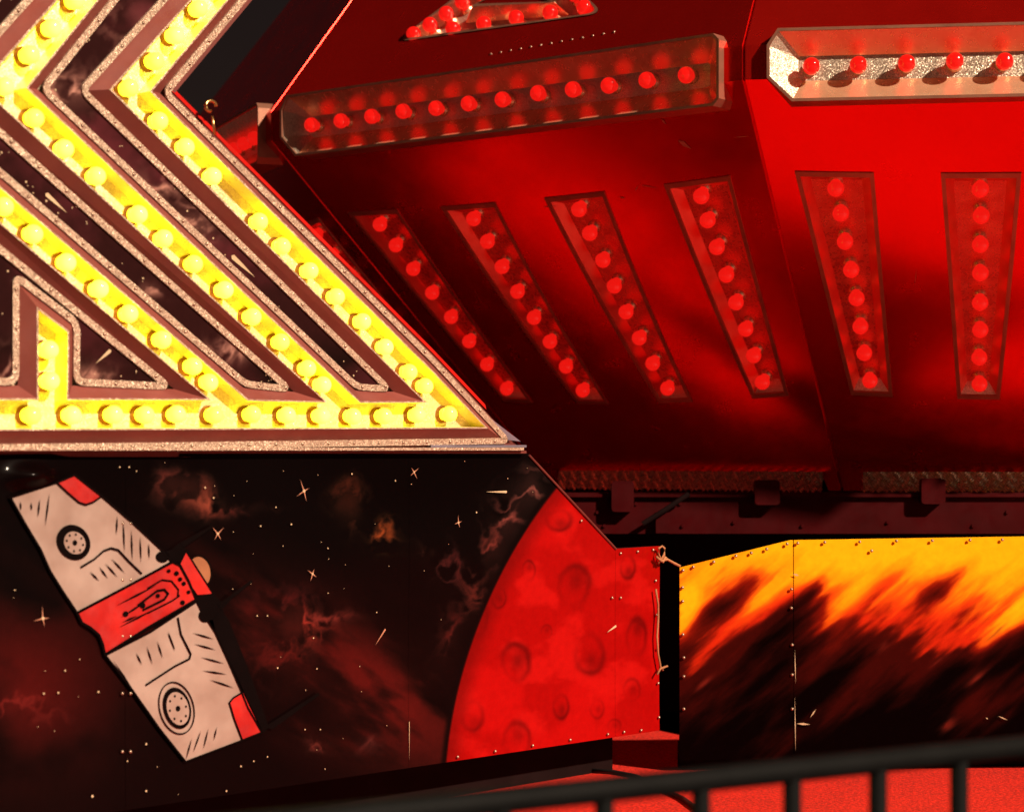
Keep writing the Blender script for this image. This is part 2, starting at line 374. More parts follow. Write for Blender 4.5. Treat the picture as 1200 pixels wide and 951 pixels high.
def make_panel(first):
    root = new('shell_panel', None, body)
    # the skin: three sheets in one part mesh
    gs = lambda z: HW(A1 + KS*(z - Z2)) - GAP
    gu = lambda z: HW(A1 + KU*(z - Z1)) - GAP
    fan = []
    for ut, ub in WSK:
        fan.append([(ut-.080, ZTOP), (ut+.080, ZTOP), (ub+.046, ZBOT), (ub-.046, ZBOT)])
    skt = [(-gs(Z2), Z2), (-.60, Z2), (-.552, .73), (.602, .73), (.607, Z2), (gs(Z2), Z2), (gs(ZSL), ZSL), (-gs(ZSL), ZSL)]
    sk = holed(skt, fan, lambda u, z: skirt(u, z), 'skirt_sheet', M['red'], root, .045)
    tri = rounded(tri_o, .045)
    up = [(-gu(Z1), Z1), (-.60, Z1), (-.575, .85), (.595, .85), (.605, Z1), (gu(Z1), Z1), (gu(ZT), ZT), (-gu(ZT), ZT)]
    us = holed(up, [tri], lambda u, z: upper(u, z), 'upper_sheet', M['red'], root)
    for a, b in ((-HW(A1)+GAP, -.600), (.605, HW(A1)-GAP)):
        bd = MB(); bd.add([band(a, Z2), band(b, Z2), band(b, Z1), band(a, Z1)], [(0,1,2,3)])
        sg = -1 if a < 0 else 1
        # returned edges of the sheet so that the seam has depth
        e = [skirt(sg*gs(ZSL), ZSL), skirt(sg*gs(Z2), Z2), band(sg*(HW(A1)-GAP), Z1), upper(sg*gu(ZT), ZT)]
        e2 = [p + Vector((0, .03, 0)) for p in e]
        bd.add(e + e2, [(0,1,5,4),(1,2,6,5),(2,3,7,6)])
        bd.build('edge_band', M['red'], root)
    # lower lip between the tread plate slots
    lp = MB()
    for a, b in ((-1, 0), (0, 1)):
        if a < 0: P = [(-gs(Z3), Z3), (slotL, Z3), (slotL-.004, ZSL), (-gs(ZSL), ZSL)]
        else: P = [(slotR, Z3), (gs(Z3), Z3), (gs(ZSL), ZSL), (slotR+.004, ZSL)]
        lp.add([skirt(*p) for p in P] + [skirt(*p, .04) for p in P], [(0,1,2,3),(1,5,6,2),(4,0,3,7),(4,5,1,0)])
    lp.add([skirt(slotL, ZSL), skirt(slotR, ZSL), skirt(slotR, ZSL, .04), skirt(slotL, ZSL, .04)], [(0,1,2,3)])
    lp.build('lower_lip', M['red'], root)
    a, b = slotL - .01, slotR + .01
    AP = A3 + .046
    tread = lambda u, z, o=0.: Vector((u, -AP - .15*(ZSL - z) - o, z))
    tp = part('tread_plate', [tread(a, Z3), tread(b, Z3), tread(b, ZSL+.012), tread(a, ZSL+.012)], [(0,1,2,3)], M['tread'], root)
    if first:
        bars = MB(); pz = .0165; row = 0; L0 = .0080
        z = Z3 + .004
        while z < ZSL + .006:
            u = a + .004 + (pz if row % 2 else 0) * .5; kx = 0
            while u < b - .004:
                s = 1 if (kx + row) % 2 else -1
                for o in (-1, 0, 1):
                    du, dz = L0*.75, L0*.75*s; ou, oz = -s*o*.0036, o*.0036
                    cu, cz = u + ou, z + oz; wx, wz = -dz*.24, du*.24
                    q = [(cu-du, cz-dz, .0002), (cu+wx, cz+wz, .0002), (cu+du, cz+dz, .0002), (cu-wx, cz-wz, .0002), (cu, cz, .0014)]
                    bars.add([tread(x_, z_, o_) for x_, z_, o_ in q], [(0,1,4),(1,2,4),(2,3,4),(3,0,4)])
                u += pz; kx += 1
            z += pz * .72; row += 1
        br = bars.build('tread_bars', M['treadbar'], root); tag(br, kind='stuff')
    # fan of sunken troughs with eight bulbs each
    for (ut, ub), lp in zip(WSK, fan):
        ND = 8
        def dens(q):      # eight steps along the two long sides
            L_ = lambda a, b: [(a[0] + (b[0]-a[0])*k/ND, a[1] + (b[1]-a[1])*k/ND) for k in range(ND+1)]
            return L_(q[1], q[2]) + L_(q[3], q[0])
        l0, l1, l2 = dens(inset(lp, -.0015)), dens(inset(lp, .007)), dens(inset(lp, .024))
        sf = lambda d: (lambda u, z: skirt(u, z, d))
        mb = MB().add(*ring(l0, l1, sf(-.0025), sf(-.0025))).add(*ring(l1, l1, sf(-.0025), sf(.004))).add(*ring(l0, l0, sf(.002), sf(-.0025)))
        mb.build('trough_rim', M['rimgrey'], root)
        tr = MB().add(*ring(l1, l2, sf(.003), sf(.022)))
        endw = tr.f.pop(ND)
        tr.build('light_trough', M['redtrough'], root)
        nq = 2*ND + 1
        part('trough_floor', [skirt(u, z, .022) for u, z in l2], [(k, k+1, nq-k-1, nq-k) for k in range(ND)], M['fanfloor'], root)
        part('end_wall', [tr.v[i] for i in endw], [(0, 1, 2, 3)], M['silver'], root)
        nb = 8
        for j in range(nb):
            t = (j + .5) / nb; t = .055 + .89 * (j/(nb-1)) ** 1.08
            u = ut + (ub - ut)*t; z = ZTOP - .025 + (ZBOT + .03 - ZTOP + .025) * ((t - .055)/.89*.985)
            u += random.uniform(-.0015, .0015)
            o = new('bulb', RB, root); nn = ns + Vector((random.uniform(-.07,.07), random.uniform(-.05,.05), random.uniform(-.07,.07)))
            orient(o, skirt(u, z, .022), nn)
    # long hexagonal trough across the widest part
    P0 = -.020
    h1 = inset(hexo, .006)
    fl = [(-.548, .806), (-.546, .812), (.560, .812), (.566, .808), (.566, .766), (.560, .762), (-.540, .762), (-.548, .768)]
    mb = MB().add(*ring(hexo, h1, lambda u, z: band(u, z, P0), lambda u, z: band(u, z, P0)))
    mb.add(*ring(hexo, hexo, lambda u, z: band(u, z, .07), lambda u, z: band(u, z, P0)))
    mb.add(*ring(h1, h1, lambda u, z: band(u, z, P0), lambda u, z: band(u, z, P0+.006)))
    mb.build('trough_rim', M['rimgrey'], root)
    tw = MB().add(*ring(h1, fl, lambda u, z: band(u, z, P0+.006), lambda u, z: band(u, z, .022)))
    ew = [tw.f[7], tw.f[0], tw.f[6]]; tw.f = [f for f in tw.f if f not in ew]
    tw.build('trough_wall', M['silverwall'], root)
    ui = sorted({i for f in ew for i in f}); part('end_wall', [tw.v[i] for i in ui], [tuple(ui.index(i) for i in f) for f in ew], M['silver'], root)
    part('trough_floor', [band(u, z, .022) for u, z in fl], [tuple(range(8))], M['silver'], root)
    for j in range(12):
        o = new('bulb', RB, root); orient(o, band(-.522 + 1.045*j/11, .787, .022), Vector((random.uniform(-.08,.08), -1, random.uniform(-.08,.08)+.05)))
    # triangular trough on the upper slope
    ti = rounded(inset(tri_o, .105), .012); to = rounded(tri_o, .045)
    a1 = rounded(inset(tri_o, .008), .042); b1 = rounded(inset(tri_o, .097), .014)
    a2 = rounded(inset(tri_o, .026), .03); b2 = rounded(inset(tri_o, .079), .02)
    Uf = lambda d: (lambda u, z: upper(u, z, d))
    mb = MB().add(*ring(to, a1, Uf(-.002), Uf(-.002))).add(*ring(b1, ti, Uf(-.002), Uf(-.002))).add(*ring(a1, a1, Uf(-.002), Uf(.004)))
    mb.build('triangle_rim', M['rimgrey'], root)
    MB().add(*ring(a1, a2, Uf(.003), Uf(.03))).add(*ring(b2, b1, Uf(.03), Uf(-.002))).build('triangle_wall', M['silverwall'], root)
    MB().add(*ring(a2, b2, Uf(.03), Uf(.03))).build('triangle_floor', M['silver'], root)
    part('triangle_plate', [upper(u, z, 0) for u, z in ti], [tuple(range(len(ti)))], M['red'], root)
    for u, z in tri_bulbs:
        o = new('bulb', RB, root); orient(o, upper(u, z, .03), nu)
    studs = MB(); chips = MB()
    for i in range(13):
        u = -.03 + .33*i/12; z = .905 + .0008*i; c_ = upper(u, z, -.0005); e1 = Vector((1, 0, 0)); e2 = nu.cross(e1)
        v = [];
        for r_, h_ in ((.0032, 0), (.0022, .0016), (.0002, .0022)): v += [c_ + nu*h_ + e1*r_*math.cos(k*math.pi/3) + e2*r_*math.sin(k*math.pi/3) for k in range(6)]
        studs.add(v, [(q*6+k, q*6+(k+1) % 6, (q+1)*6+(k+1) % 6, (q+1)*6+k) for q in range(2) for k in range(6)])
    tag(studs.build('studs', M['rivet'], root, True), kind='stuff')
    for x, y, x1, y1, w in ((796, 162, 812, 172, .006), (776, 138, 782, 144, .003), (748, 218, 752, 211, .001), (752, 211, 775, 215, .0008), (641, 235, 660, 232, .001), (860, 160, 880, 159, .0008), (730, 224, 738, 226, .0012), (700, 330, 706, 352, .0006), (560, 330, 572, 352, .0006)):
        a_, b_ = Vector(unproj(x, y, 's', AZL)), Vector(unproj(x1, y1, 's', AZL)); t = (b_-a_).normalized(); n_ = Vector((-t.y, t.x))*w; m_ = (a_*.6+b_*.4)
        chips.add([skirt(q.x, q.y, -.0012) for q in (a_, m_ + n_, b_, m_ - n_*.8)], [(0, 1, 2, 3)])
    tag(chips.build('paint_chips', M['chip'], root), kind='stuff')
    return root
def copy_tree(o, parent):
    c = o.copy(); col.objects.link(c); c.parent = parent
    for ch in list(o.children): copy_tree(ch, c)
    return c
p0 = make_panel(True)
p0.rotation_euler = (0, 0, AZL)
for k in (1, -1):
    p = copy_tree(p0, body); p.rotation_euler = (0, 0, AZL + k*TH)
    if k == -1:
        for ch in list(p.children):       # this panel has a plain upper slope
            nm_ = ch.name.split('.')[0]
            if nm_.startswith('triangle') or nm_ in ('studs', 'paint_chips') or (nm_ == 'bulb' and ch.location.z > Z1 + .02): bpy.data.objects.remove(ch)
            elif nm_ == 'upper_sheet':
                w1, w2_ = HW(A1) - GAP, HW(AT) - GAP
                ch.data = mesh('plain_upper_sheet', [upper(-w1, Z1), upper(-.6, Z1), upper(-.575, .85), upper(.595, .85), upper(.605, Z1), upper(w1, Z1), upper(w2_, ZT), upper(-w2_, ZT)], [tuple(range(8))], M['red'])
# plain far side of the body, its top and the dark backdrop inside it
far = MB()
for k in range(2, 11):
    a0, a1 = AZL + (k-.5)*TH, AZL + (k+.5)*TH
    pt = lambda a, r, z: (r*math.sin(a), -r*math.cos(a), z)
    for (ra, za), (rb, zb) in (((R3, Z3), (R1, Z2)), ((R1, Z2), (R1, Z1)), ((R1, Z1), (RT, ZT))):
        far.add([pt(a0, ra, za), pt(a1, ra, za), pt(a1, rb, zb), pt(a0, rb, zb)], [(0,1,2,3)])
far.build('far_shell', M['red'], body)
def disc(r, z, m, name, flip=False):
    v = [(r*math.sin(AZL+(k+.5)*TH), -r*math.cos(AZL+(k+.5)*TH), z) for k in range(12)]
    part(name, v, [tuple(range(12)) if not flip else tuple(range(12))[::-1]], m, body)
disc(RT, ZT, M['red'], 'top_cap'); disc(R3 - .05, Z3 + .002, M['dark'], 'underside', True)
inn = MB()
for k in range(12):
    a0, a1 = AZL + (k-.5)*TH, AZL + (k+.5)*TH
    pt = lambda a, r, z: (r*math.sin(a), -r*math.cos(a), z)
    inn.add([pt(a0, 1.60, DECK-EYE+.002), pt(a1, 1.60, DECK-EYE+.002), pt(a1, 1.60, Z3+.001), pt(a0, 1.60, Z3+.001)], [(0,1,2,3)])
    inn.add([pt(a0, R3-.10, Z3), pt(a1, R3-.10, Z3), pt(a1, R1-.12, Z2), pt(a0, R1-.12, Z2)], [(0,1,2,3)])
    inn.add([pt(a0, R1-.12, Z2), pt(a1, R1-.12, Z2), pt(a1, RT-.12, ZT-.05), pt(a0, RT-.12, ZT-.05)], [(0,1,2,3)])
inn.build('dark_backdrop', M['dark'], body)  # near-black drum and lining added as backdrop for the unlit interior

# ------------------------------------------------------------------ steel beam under the body
BY = 4.80
Bz = lambda y, Y=BY: (HOR - y) / FPX * Y + EYE
Bx = lambda x, Y=BY: (x - 600) / FPX * Y
beam = new('support_beam'); beam.location = (0, BY, 0)
tag(beam, 'dark red steel beam with hooked brackets under the ride body', 'steel beam')
b = MB().box((Bx(560), 0, Bz(625)), (Bx(1420), .05, Bz(577))); b.build('girder', M['beam'], beam)
MB().box((Bx(560), -.012, Bz(582)), (Bx(1420), .0, Bz(578.5))).build('top_flange', M['beam'], beam)
def bracket(x0, x1, y0, y1):
    pts = rounded([(Bx(x0), Bz(y1)), (Bx(x1), Bz(y1)), (Bx(x1), Bz(y0)), (Bx(x0), Bz(y0))], .009, 3)
    v = [(u, -.030, z) for u, z in pts] + [(u, -.002, z) for u, z in pts]; n = len(pts)
    part('bracket', v, [tuple(range(n))] + [(i, n+i, n+(i+1) % n, (i+1) % n) for i in range(n)], M['beam'], beam)
for q in ((716, 742, 563, 599), (883, 912, 562, 591), (1077, 1105, 560, 590), (1262, 1290, 560, 590)): bracket(*q)
MB().tube([(Bx(806), -.03, Bz(578)), (Bx(776), -.035, Bz(598)), (Bx(752), -.035, Bz(613))], .006, 8).build('locking_lever', M['dark'], beam)
MB().box((Bx(768), -.02, Bz(624)), (Bx(784), -.001, Bz(600))).build('lever_plate', M['beam'], beam)

bo = MB()
for x, y in ((700, 600), (708, 616), (800, 616), (860, 612), (940, 616), (1040, 612), (1140, 616), (1180, 600), (1235, 612), (745, 590), (790, 590), (797, 590)):
    c_ = Vector((Bx(x), -.0006, Bz(y))); r_ = .0045
    bo.add([c_ + Vector((r_*math.cos(k*math.pi/3), 0, r_*math.sin(k*math.pi/3))) for k in range(6)] + [c_ + Vector((r_*.85*math.cos(k*math.pi/3), -.004, r_*.85*math.sin(k*math.pi/3))) for k in range(6)],
           [(k, 6+k, 6+(k+1) % 6, (k+1) % 6) for k in range(6)] + [tuple(range(6, 12))[::-1]])
tag(bo.build('bolts', M['beam'], beam), kind='stuff')

# ------------------------------------------------------------------ marquee sign (nested chevrons of lit bulbs)
PHI = R(46)
S0 = Vector((-.789, 3.155, EYE))
SP = Plane(S0, PHI)
sign = SP.root('marquee_sign')
tag(sign, 'chevron marquee sign with channels full of lit yellow bulbs', 'sign')
HB, HF = .021, -.010          # rim height above the board, floor below
BW, FW = .0205, .0115          # bevel width, trim width
loopsP = {
 'outer':   ([(621, -420), (268, 0), (178, 107), (509, 436), (572, 502), (200, 503.5), (-150, 505)], +1),
 'island1': ([(455, -420), (116, 0), (33, 103), (422, 470), (496, 470), (128, 105), (222, 0), (596, -420)], +1),
 'island2': ([(340, -420), (-25, -2), (-118, 117), (291, 467.5), (380, 470), (-25, 101), (65, 0), (437, -420)], +1),
 'island3': ([(-150, 137), (243, 467), (80, 466.5), (81, 388), (43, 359), (43, 466.5), (-150, 466.5)], -1),
}
def offs(pl, d):
    """offset an open polyline to its left by d, mitred"""
    out = []; n = len(pl)
    for i in range(n):
        p = Vector(pl[i]); e = []
        if i > 0: e.append((p - Vector(pl[i-1])).normalized())
        if i < n-1: e.append((Vector(pl[i+1]) - p).normalized())
        nn = [Vector((-x.y, x.x)) for x in e]
        b = sum(nn, Vector((0, 0)));
        if len(nn) == 2: b = b / max(.22, b.length_squared/2) * 1.0
        q = p + b * d; out.append((q.x, q.y))
    return out
def strip(a, b, ya, yb):
    n = len(a); v = [(u, -ya, z) for u, z in a] + [(u, -yb, z) for u, z in b]
    return v, [(i, i+1, n+i+1, n+i) for i in range(n-1)]
def resample(pl, step):
    out = []; acc = step*.5
    for i in range(len(pl)-1):
        p, q = Vector(pl[i]), Vector(pl[i+1]); L = (q-p).length
        while acc < L: out.append(p + (q-p)*(acc/L)); acc += step
        acc -= L
    return out
def rivets(name, pts, y, r, parent, mat):
    mb = MB()
    for p in pts:
        v = []; n = 7
        for rr, h in ((r, 0), (r*.75, r*.5), (r*.05, r*.72)):
            v += [(p[0] + rr*math.cos(2*math.pi*k/n), y - h, p[1] + rr*math.sin(2*math.pi*k/n)) for k in range(n)]
        mb.add(v, [(i*n+k, (i+1)*n+k, (i+1)*n+(k+1) % n, i*n+(k+1) % n) for i in range(2) for k in range(n)])
    o = mb.build(name, mat, parent, True); tag(o, kind='stuff'); return o
base_loops = {}
for nm, (pp, _) in loopsP.items():
    rim = [SP.px(x, y, HB) for x, y in pp]
    # decide which side is outward (away from the bulbs)
    # loops are listed so that the bulbs lie on one known side; find it with the signed direction of the first long run
    sgn = {'outer': 1, 'island1': 1, 'island2': 1, 'island3': 1}[nm]
    # px y grows downwards, so left of travel in (u,z) space is the same as left seen on the picture
    side = {'outer': +1, 'island1': +1, 'island2': +1, 'island3': -1}[nm]
    base = offs(rim, BW*side); base_loops[nm] = base
    ch = MB().add(*strip(rim, base, HB, 0.)).build('channel_bevel', M['brown'], sign)
    lip = offs(rim, -.003*side)
    MB().add(*strip(rim, lip, HB+.0006, HB+.0006)).add(*strip(rim, rim, HB+.0006, HB-.001)).build('rim_edge', M['gold'], sign)
    MB().add(*strip(lip, offs(rim, -.0045*side), HB+.0006, HF)).build('channel_wall', M['goldwall'], sign)
    cen = rounded(offs(rim, (BW+FW*.5)*side), .016, 5, closed=False)
    fi, fo = offs(cen, -FW*.5*side), offs(cen, FW*.5*side)
    fm = MB().add(*strip(fi, fo, .0045, .0045)).add(*strip(fo, fo, .0045, 0)).add(*strip(fi, fi, .0045, 0)).build('glitter_trim', M['gold'], sign)
    rivets('rivets', [p for p in resample(cen, .060)], -.0045, .0034, fm, M['rivet'])
# floor of all channels
o_ = base_loops['outer']; rim_o = [SP.px(x, y, HB) for x, y in loopsP['outer'][0]]
far_l = SP.px(-150, -420)
flo = [(p[0], -HF, p[1]) for p in rim_o] + [(far_l[0], -HF, far_l[1])]
part('channel_floor', flo, [tuple(range(len(flo)))], M['goldfloor'], sign)
# backing board with a red edge along the right hand side
edge = offs(rim_o, BW + FW + .004); back = offs(rim_o, BW + FW + .0135)
bk = [(p[0], .012, p[1]) for p in back] + [(far_l[0], .012, far_l[1])]; n = len(bk)
bk2 = [(x, .06, z) for x, _, z in bk]
part('backing_board', bk + bk2, [tuple(range(n)), tuple(range(n, 2*n))[::-1]] + [(i, n+i, n+(i+1) % n, (i+1) % n) for i in range(n)], M['backing'], sign)
MB().add(*strip(offs(rim_o, BW+FW-.001), edge, -.002, -.002)).build('board_margin', M['backing'], sign)
re_ = rim_o[2:5]
MB().add(*strip(offs(re_, BW+FW+.0135), offs(re_, BW+FW+.026), -.010, -.020)).build('red_edge_strip', M['rededge'], sign)
MB().add(*strip([SP.px(x, y) for x, y in ((536, 458), (562, 484), (592, 515))], [SP.px(x, y) for x, y in ((538, 455), (574, 488), (612, 517))], .0, -.004)).build('bare_edge_strip', M['bare'], sign)
# long trims under the bottom bar
def bar(x0, x1, y0, y1, off, th, mat, name):
    p = [SP.px(x0, y1, off), SP.px(x1, y1, off), SP.px(x1, y0, off), SP.px(x0, y0, off)]
    v = [(u, -off, z) for u, z in p] + [(u, -off+th, z) for u, z in p]
    return part(name, v, [(0,1,2,3),(0,4,5,1),(1,5,6,2),(2,6,7,3),(3,7,4,0)], mat, sign)
bar(-150, 614, 524.3, 527.5, .010, .03, M['gold'], 'bottom_trim')
bar(-150, 617, 528, 531, .002, .03, M['backing'], 'bottom_ledge')
bar(505, 617, 521.2, 524, .007, .02, M['bare'], 'bare_trim_end')
# star painted boards between the channels
def star_art(X, Y):
    c = np.zeros(X.shape + (3,)) + np.array([.15, .062, .062])
    n1 = fbm(X/95, Y/95, 4); n2 = fbm(X/40, Y/40, 9)
    rdg = np.clip(1 - np.abs(fbm((X+n1*50)/26, (Y+n2*40)/26, 43, 5)*2 - .97)*4.5, 0, 1)
    c = lerp(c, [.30, .12, .14], sstep(.50, .72, n1) * (1 - sstep(250, 420, Y)*.55))
    for cx, cy, rx, ry, k in ((75, 105, 45, 22, .9), (185, 215, 38, 16, .9), (225, 262, 26, 26, .8), (175, 338, 26, 9, .9), (105, 440, 26, 12, .9), (270, 410, 30, 14, .8), (5, 430, 22, 24, .8), (150, 30, 40, 30, .4)):
        d = np.exp(-((X-cx)/rx)**2 - ((Y-cy)/ry)**2)
        c = lerp(c, [.72, .52, .46], np.clip(d*k*(.35*sstep(.42, .66, n2) + .9*rdg), 0, 1))
    c = lerp(c, [.055, .030, .022], sstep(380, 440, Y) * sstep(.55, .4, n1) * .8)
    return np.clip(c, 0, 1)
def island_board(nm, extra=[]):
    side = -1 if nm == 'island3' else 1
    rim = [SP.px(x, y, HB) for x, y in loopsP[nm][0]]
    poly = offs(rim, (BW + FW*.55)*side) + extra
    us = [p[0] for p in poly]; vs = [p[1] for p in poly]; st = .0026
    u = np.arange(min(us), max(us)+st, st); v = np.arange(min(vs), max(vs)+st, st)
    U, V = np.meshgrid(u, v); X, Y = SP.uv2px(U, V)
    keep = inpoly((U[:-1, :-1]+U[1:, 1:])/2, (V[:-1, :-1]+V[1:, 1:])/2, poly)
    m = grid_mesh('star_board', U, V, np.zeros_like(U) - .0005, star_art(X, Y), M['space'], keep)
    return new('star_board', m, sign), poly
polys = {}
for nm in ('island1', 'island2', 'island3'):
    ob, polys[nm] = island_board(nm)
    # painted stars
    mb = MB(); rs = random.Random(hash(nm) % 100 + 5)
    us = [p[0] for p in polys[nm]]; vs = [p[1] for p in polys[nm]]; k = 0
    while k < 80:
        u, v = rs.uniform(min(us), max(us)), rs.uniform(min(vs), max(vs))
        if not inpoly(np.array([u]), np.array([v]), polys[nm])[0]: continue
        r = rs.choice([.0009, .0011, .0013, .0018]); k += 1
        mb.add([(u + r*math.cos(a*math.pi/3), -.0014, v + r*math.sin(a*math.pi/3)) for a in range(6)], [tuple(range(6))])
    tag(mb.build('painted_stars', M['star'], ob), kind='stuff')
def streak(pl, x0, y0, x1, y1, w, parent, mat, off):
    a, b = Vector(pl.px(x0, y0)), Vector(pl.px(x1, y1)); t = (b-a).normalized(); nrm = Vector((-t.y, t.x))*w
    P = [a - t*w*.8, a + nrm, a + (b-a)*.35 + nrm*.75, b, a + (b-a)*.35 - nrm*.75, a - nrm]
    return part('painted_comet', [(p.x, -off, p.y) for p in P], [tuple(range(6))], mat, parent)
for q in ((54, 228, 78, 250, .0035), (272, 301, 298, 325, .0045), (128, 411, 111, 426, .003)): streak(SP, *q, sign, M['star'], .0022)
# bulbs
YB = two_mat('yellow_bulb', globe(.0150, .0112, .010), M['bulb'], M['collar'])
bulbs_px = [(234,11),(206,41),(182,71),(152,104),(186,142),(218,172),(250,207),(304,260),(331,288),(363,318),(394,348),(425,377),(452,406.5),(480,435),(499,452),
 (89,1),(61,33),(35,65),(5,101),(41,138),(76,174),(113,207),(162,251),(192,280),(228,309.5),(263,340),(296,371),(330,401),(361,432),(378,450.5),
 (5,243),(39,273.5),(79,307),(116,339),(152,368),(190,398),(227,429),(246,447),(57,410),(59,447),
 (-12,486),(37,486),(85,486),(134,486),(171,486),(208,486),(252,486),(296,486),(337,487),(377,487),(414,487),(450.5,487),(490,486.5),(527,485),
 (262,-20),(289,-52),(316,-84),(343,-116),(370,-148),(397,-180),(424,-212),(451,-244),(478,-276),(505,-308),(532,-340),(117,-30),(144,-62),(171,-93),(198,-124),(225,-155),(252,-186),(279,-217),(306,-248),(333,-279),(360,-310),(387,-341),(-35,208),(-62,486)]
for x, y in bulbs_px:
    o = new('bulb', YB, sign); u, v = SP.px(x, y, HF + .022)
    orient(o, (u, -HF, v), (random.uniform(-.06,.06), -1, random.uniform(-.06,.06)))
# eye hook on the edge of the board
h0 = SP.p3(252, 158, .01); mb = MB().tube([h0, SP.p3(248.5, 136, .01)], .0026, 8)
hk = [(244 + 0*k, 0) for k in range(0)]
c = (247, 124.5); rr = 6.2
mb.tube([SP.p3(c[0] + rr*math.cos(R(a)), c[1] + rr*math.sin(R(a)), .01) for a in range(85, 385, 20)] , .0032, 8)
mb.build('eye_hook', M['brass'], sign, True)

# ------------------------------------------------------------------ space mural below the sign
MP = Plane(S0 + Vector((-math.sin(PHI), math.cos(PHI), 0)) * .012, PHI)
mural = MP.root('space_mural')
tag(mural, 'black space mural board with painted spaceship, stars and red cratered planet', 'mural board')
zb = MP.px(775, 855)[1]
top_px = [(-150, 531), (619, 531), (722, 642.5), (770, 639.5)]
top_uv = [MP.px(x, y) for x, y in top_px]
def vtop(u): return np.interp(u, [p[0] for p in top_uv], [p[1] for p in top_uv])
# circle of the planet through three points of the photograph
def circ(a, b, c):
    A = np.array([[2*(b[0]-a[0]), 2*(b[1]-a[1])], [2*(c[0]-a[0]), 2*(c[1]-a[1])]])
    return np.linalg.solve(A, [b[0]**2-a[0]**2+b[1]**2-a[1]**2, c[0]**2-a[0]**2+c[1]**2-a[1]**2])
pc = circ((650, 575), (574, 700), (523, 893)); pr = math.hypot(650-pc[0], 575-pc[1])
craters = [(560,728,13,22),(604,777,19,27),(672,687,21,28),(690,765,20,27),(746,745,13,25),(554,838,15,23),(605,866,17,24),(657,826,10,16),(620,668,8,13),(735,664,10,15),(741,808,10,14),(655,610,18,15),(700,830,9,12),(640,740,7,9),(585,700,8,12),(720,850,9,9)]
def mural_art(X, Y):
    c = np.zeros(X.shape + (3,)) + np.array([.020, .007, .007])
    n1 = fbm(X/150, Y/150, 2); n2 = fbm(X/34, Y/34, 6, 6); n3 = fbm(X/70, Y/70, 12, 5)
    qx, qy = X + (n3-.5)*60, Y + (n2-.5)*50
    rdg = np.clip(1 - np.abs(fbm(qx/30, qy/30, 41, 5)*2 - .97)*5.0, 0, 1)
    c = lerp(c, [.27, .05, .042], np.clip(np.exp(-((X-380)/240)**2 - ((Y-790-(X-380)*.45)/70)**2) * (.45*sstep(.30, .62, n1) + 1.0*sstep(.40, .62, fbm((X*.8+Y*.5)/120, (Y*.8-X*.5)/40, 51, 6))), 0, 1))
    c = lerp(c, [.24, .04, .035], np.clip(np.exp(-((X-20)/120)**2 - ((Y-800)/100)**2) * sstep(.35, .6, n1), 0, 1))
    cl = [(205,575,26,15,.9,(.46,.20,.16)),(238,590,22,12,.9,(.52,.24,.18)),(270,597,35,6,.7,(.38,.14,.12)),(190,560,16,16,.7,(.34,.15,.13)),
          (410,592,14,20,.9,(.50,.20,.12)),(450,622,13,16,.9,(.58,.26,.12)),(495,645,12,12,.8,(.40,.16,.12)),(525,660,20,22,.8,(.34,.12,.12)),
          (600,612,20,28,.95,(.42,.20,.18)),(625,575,16,24,.95,(.40,.22,.20)),(575,645,16,22,.8,(.40,.16,.14)),(550,690,14,28,.8,(.34,.12,.10)),(530,750,14,34,.7,(.30,.09,.08)),
          (350,735,34,22,.95,(.50,.15,.12)),(385,722,28,7,.8,(.44,.16,.14)),(330,770,30,30,.6,(.36,.08,.07)),(20,825,40,14,.8,(.38,.10,.09)),(55,838,30,8,.6,(.30,.08,.07)),
          (372,873,16,9,.8,(.36,.15,.13)),(434,873,18,9,.7,(.30,.12,.11)),(330,700,40,14,.5,(.30,.08,.08))]
    for cx, cy, rx, ry, k, cc in cl:
        wx = X + (n3-.5)*40; wy = Y + (n2-.5)*30
        d = np.exp(-((wx-cx)/rx)**2 - ((wy-cy)/ry)**2)
        c = lerp(c, cc, np.clip(d*k*(.25*sstep(.35, .6, n2) + 1.0*rdg), 0, 1))
    # planet
    d = np.hypot(X-pc[0], Y-pc[1])
    ins = sstep(pr+1.2, pr-1.2, d)
    p = np.zeros_like(c) + np.array([.62, .032, .027])
    p = lerp(p, [.56, .022, .018], sstep(.38, .60, fbm(X/55, Y/70, 21)))
    p = lerp(p, [.66, .055, .044], sstep(.50, .68, fbm(X/40, Y/30, 27))*.8)
    for cx, cy, rx, ry in craters:
        q = np.hypot((X-cx)/rx, (Y-cy)/ry) + (n2-.5)*.5 + (n3-.5)*.3
        kk = .45 + .5*((cx*7 + cy*3) % 10)/10; oy = ((cx + cy) % 7 - 3)/8.
        rg = np.exp(-((q-.85)/.17)**2)*.52*(.55 + .45*np.clip((Y-cy)/ry*np.sign(oy+.01)+(X-cx)/rx*.6, -1, 1)) + np.exp(-(np.hypot((X-cx-rx*.15)/rx, (Y-cy-oy*ry)/ry)/.45)**2)*.42
        p = lerp(p, [.30, .012, .012], np.clip(rg*kk*1.5, 0, .7))
    p = lerp(p, [.36, .02, .018], sstep(pr-26, pr-1, d)*.65)
    c = lerp(c, [.03, .012, .012], sstep(pr+9, pr+2, d))
    return np.clip(c*(1-ins[..., None]) + p*ins[..., None], 0, 1)
seams = [-150, 147, 479, 721, 773]
pan = []
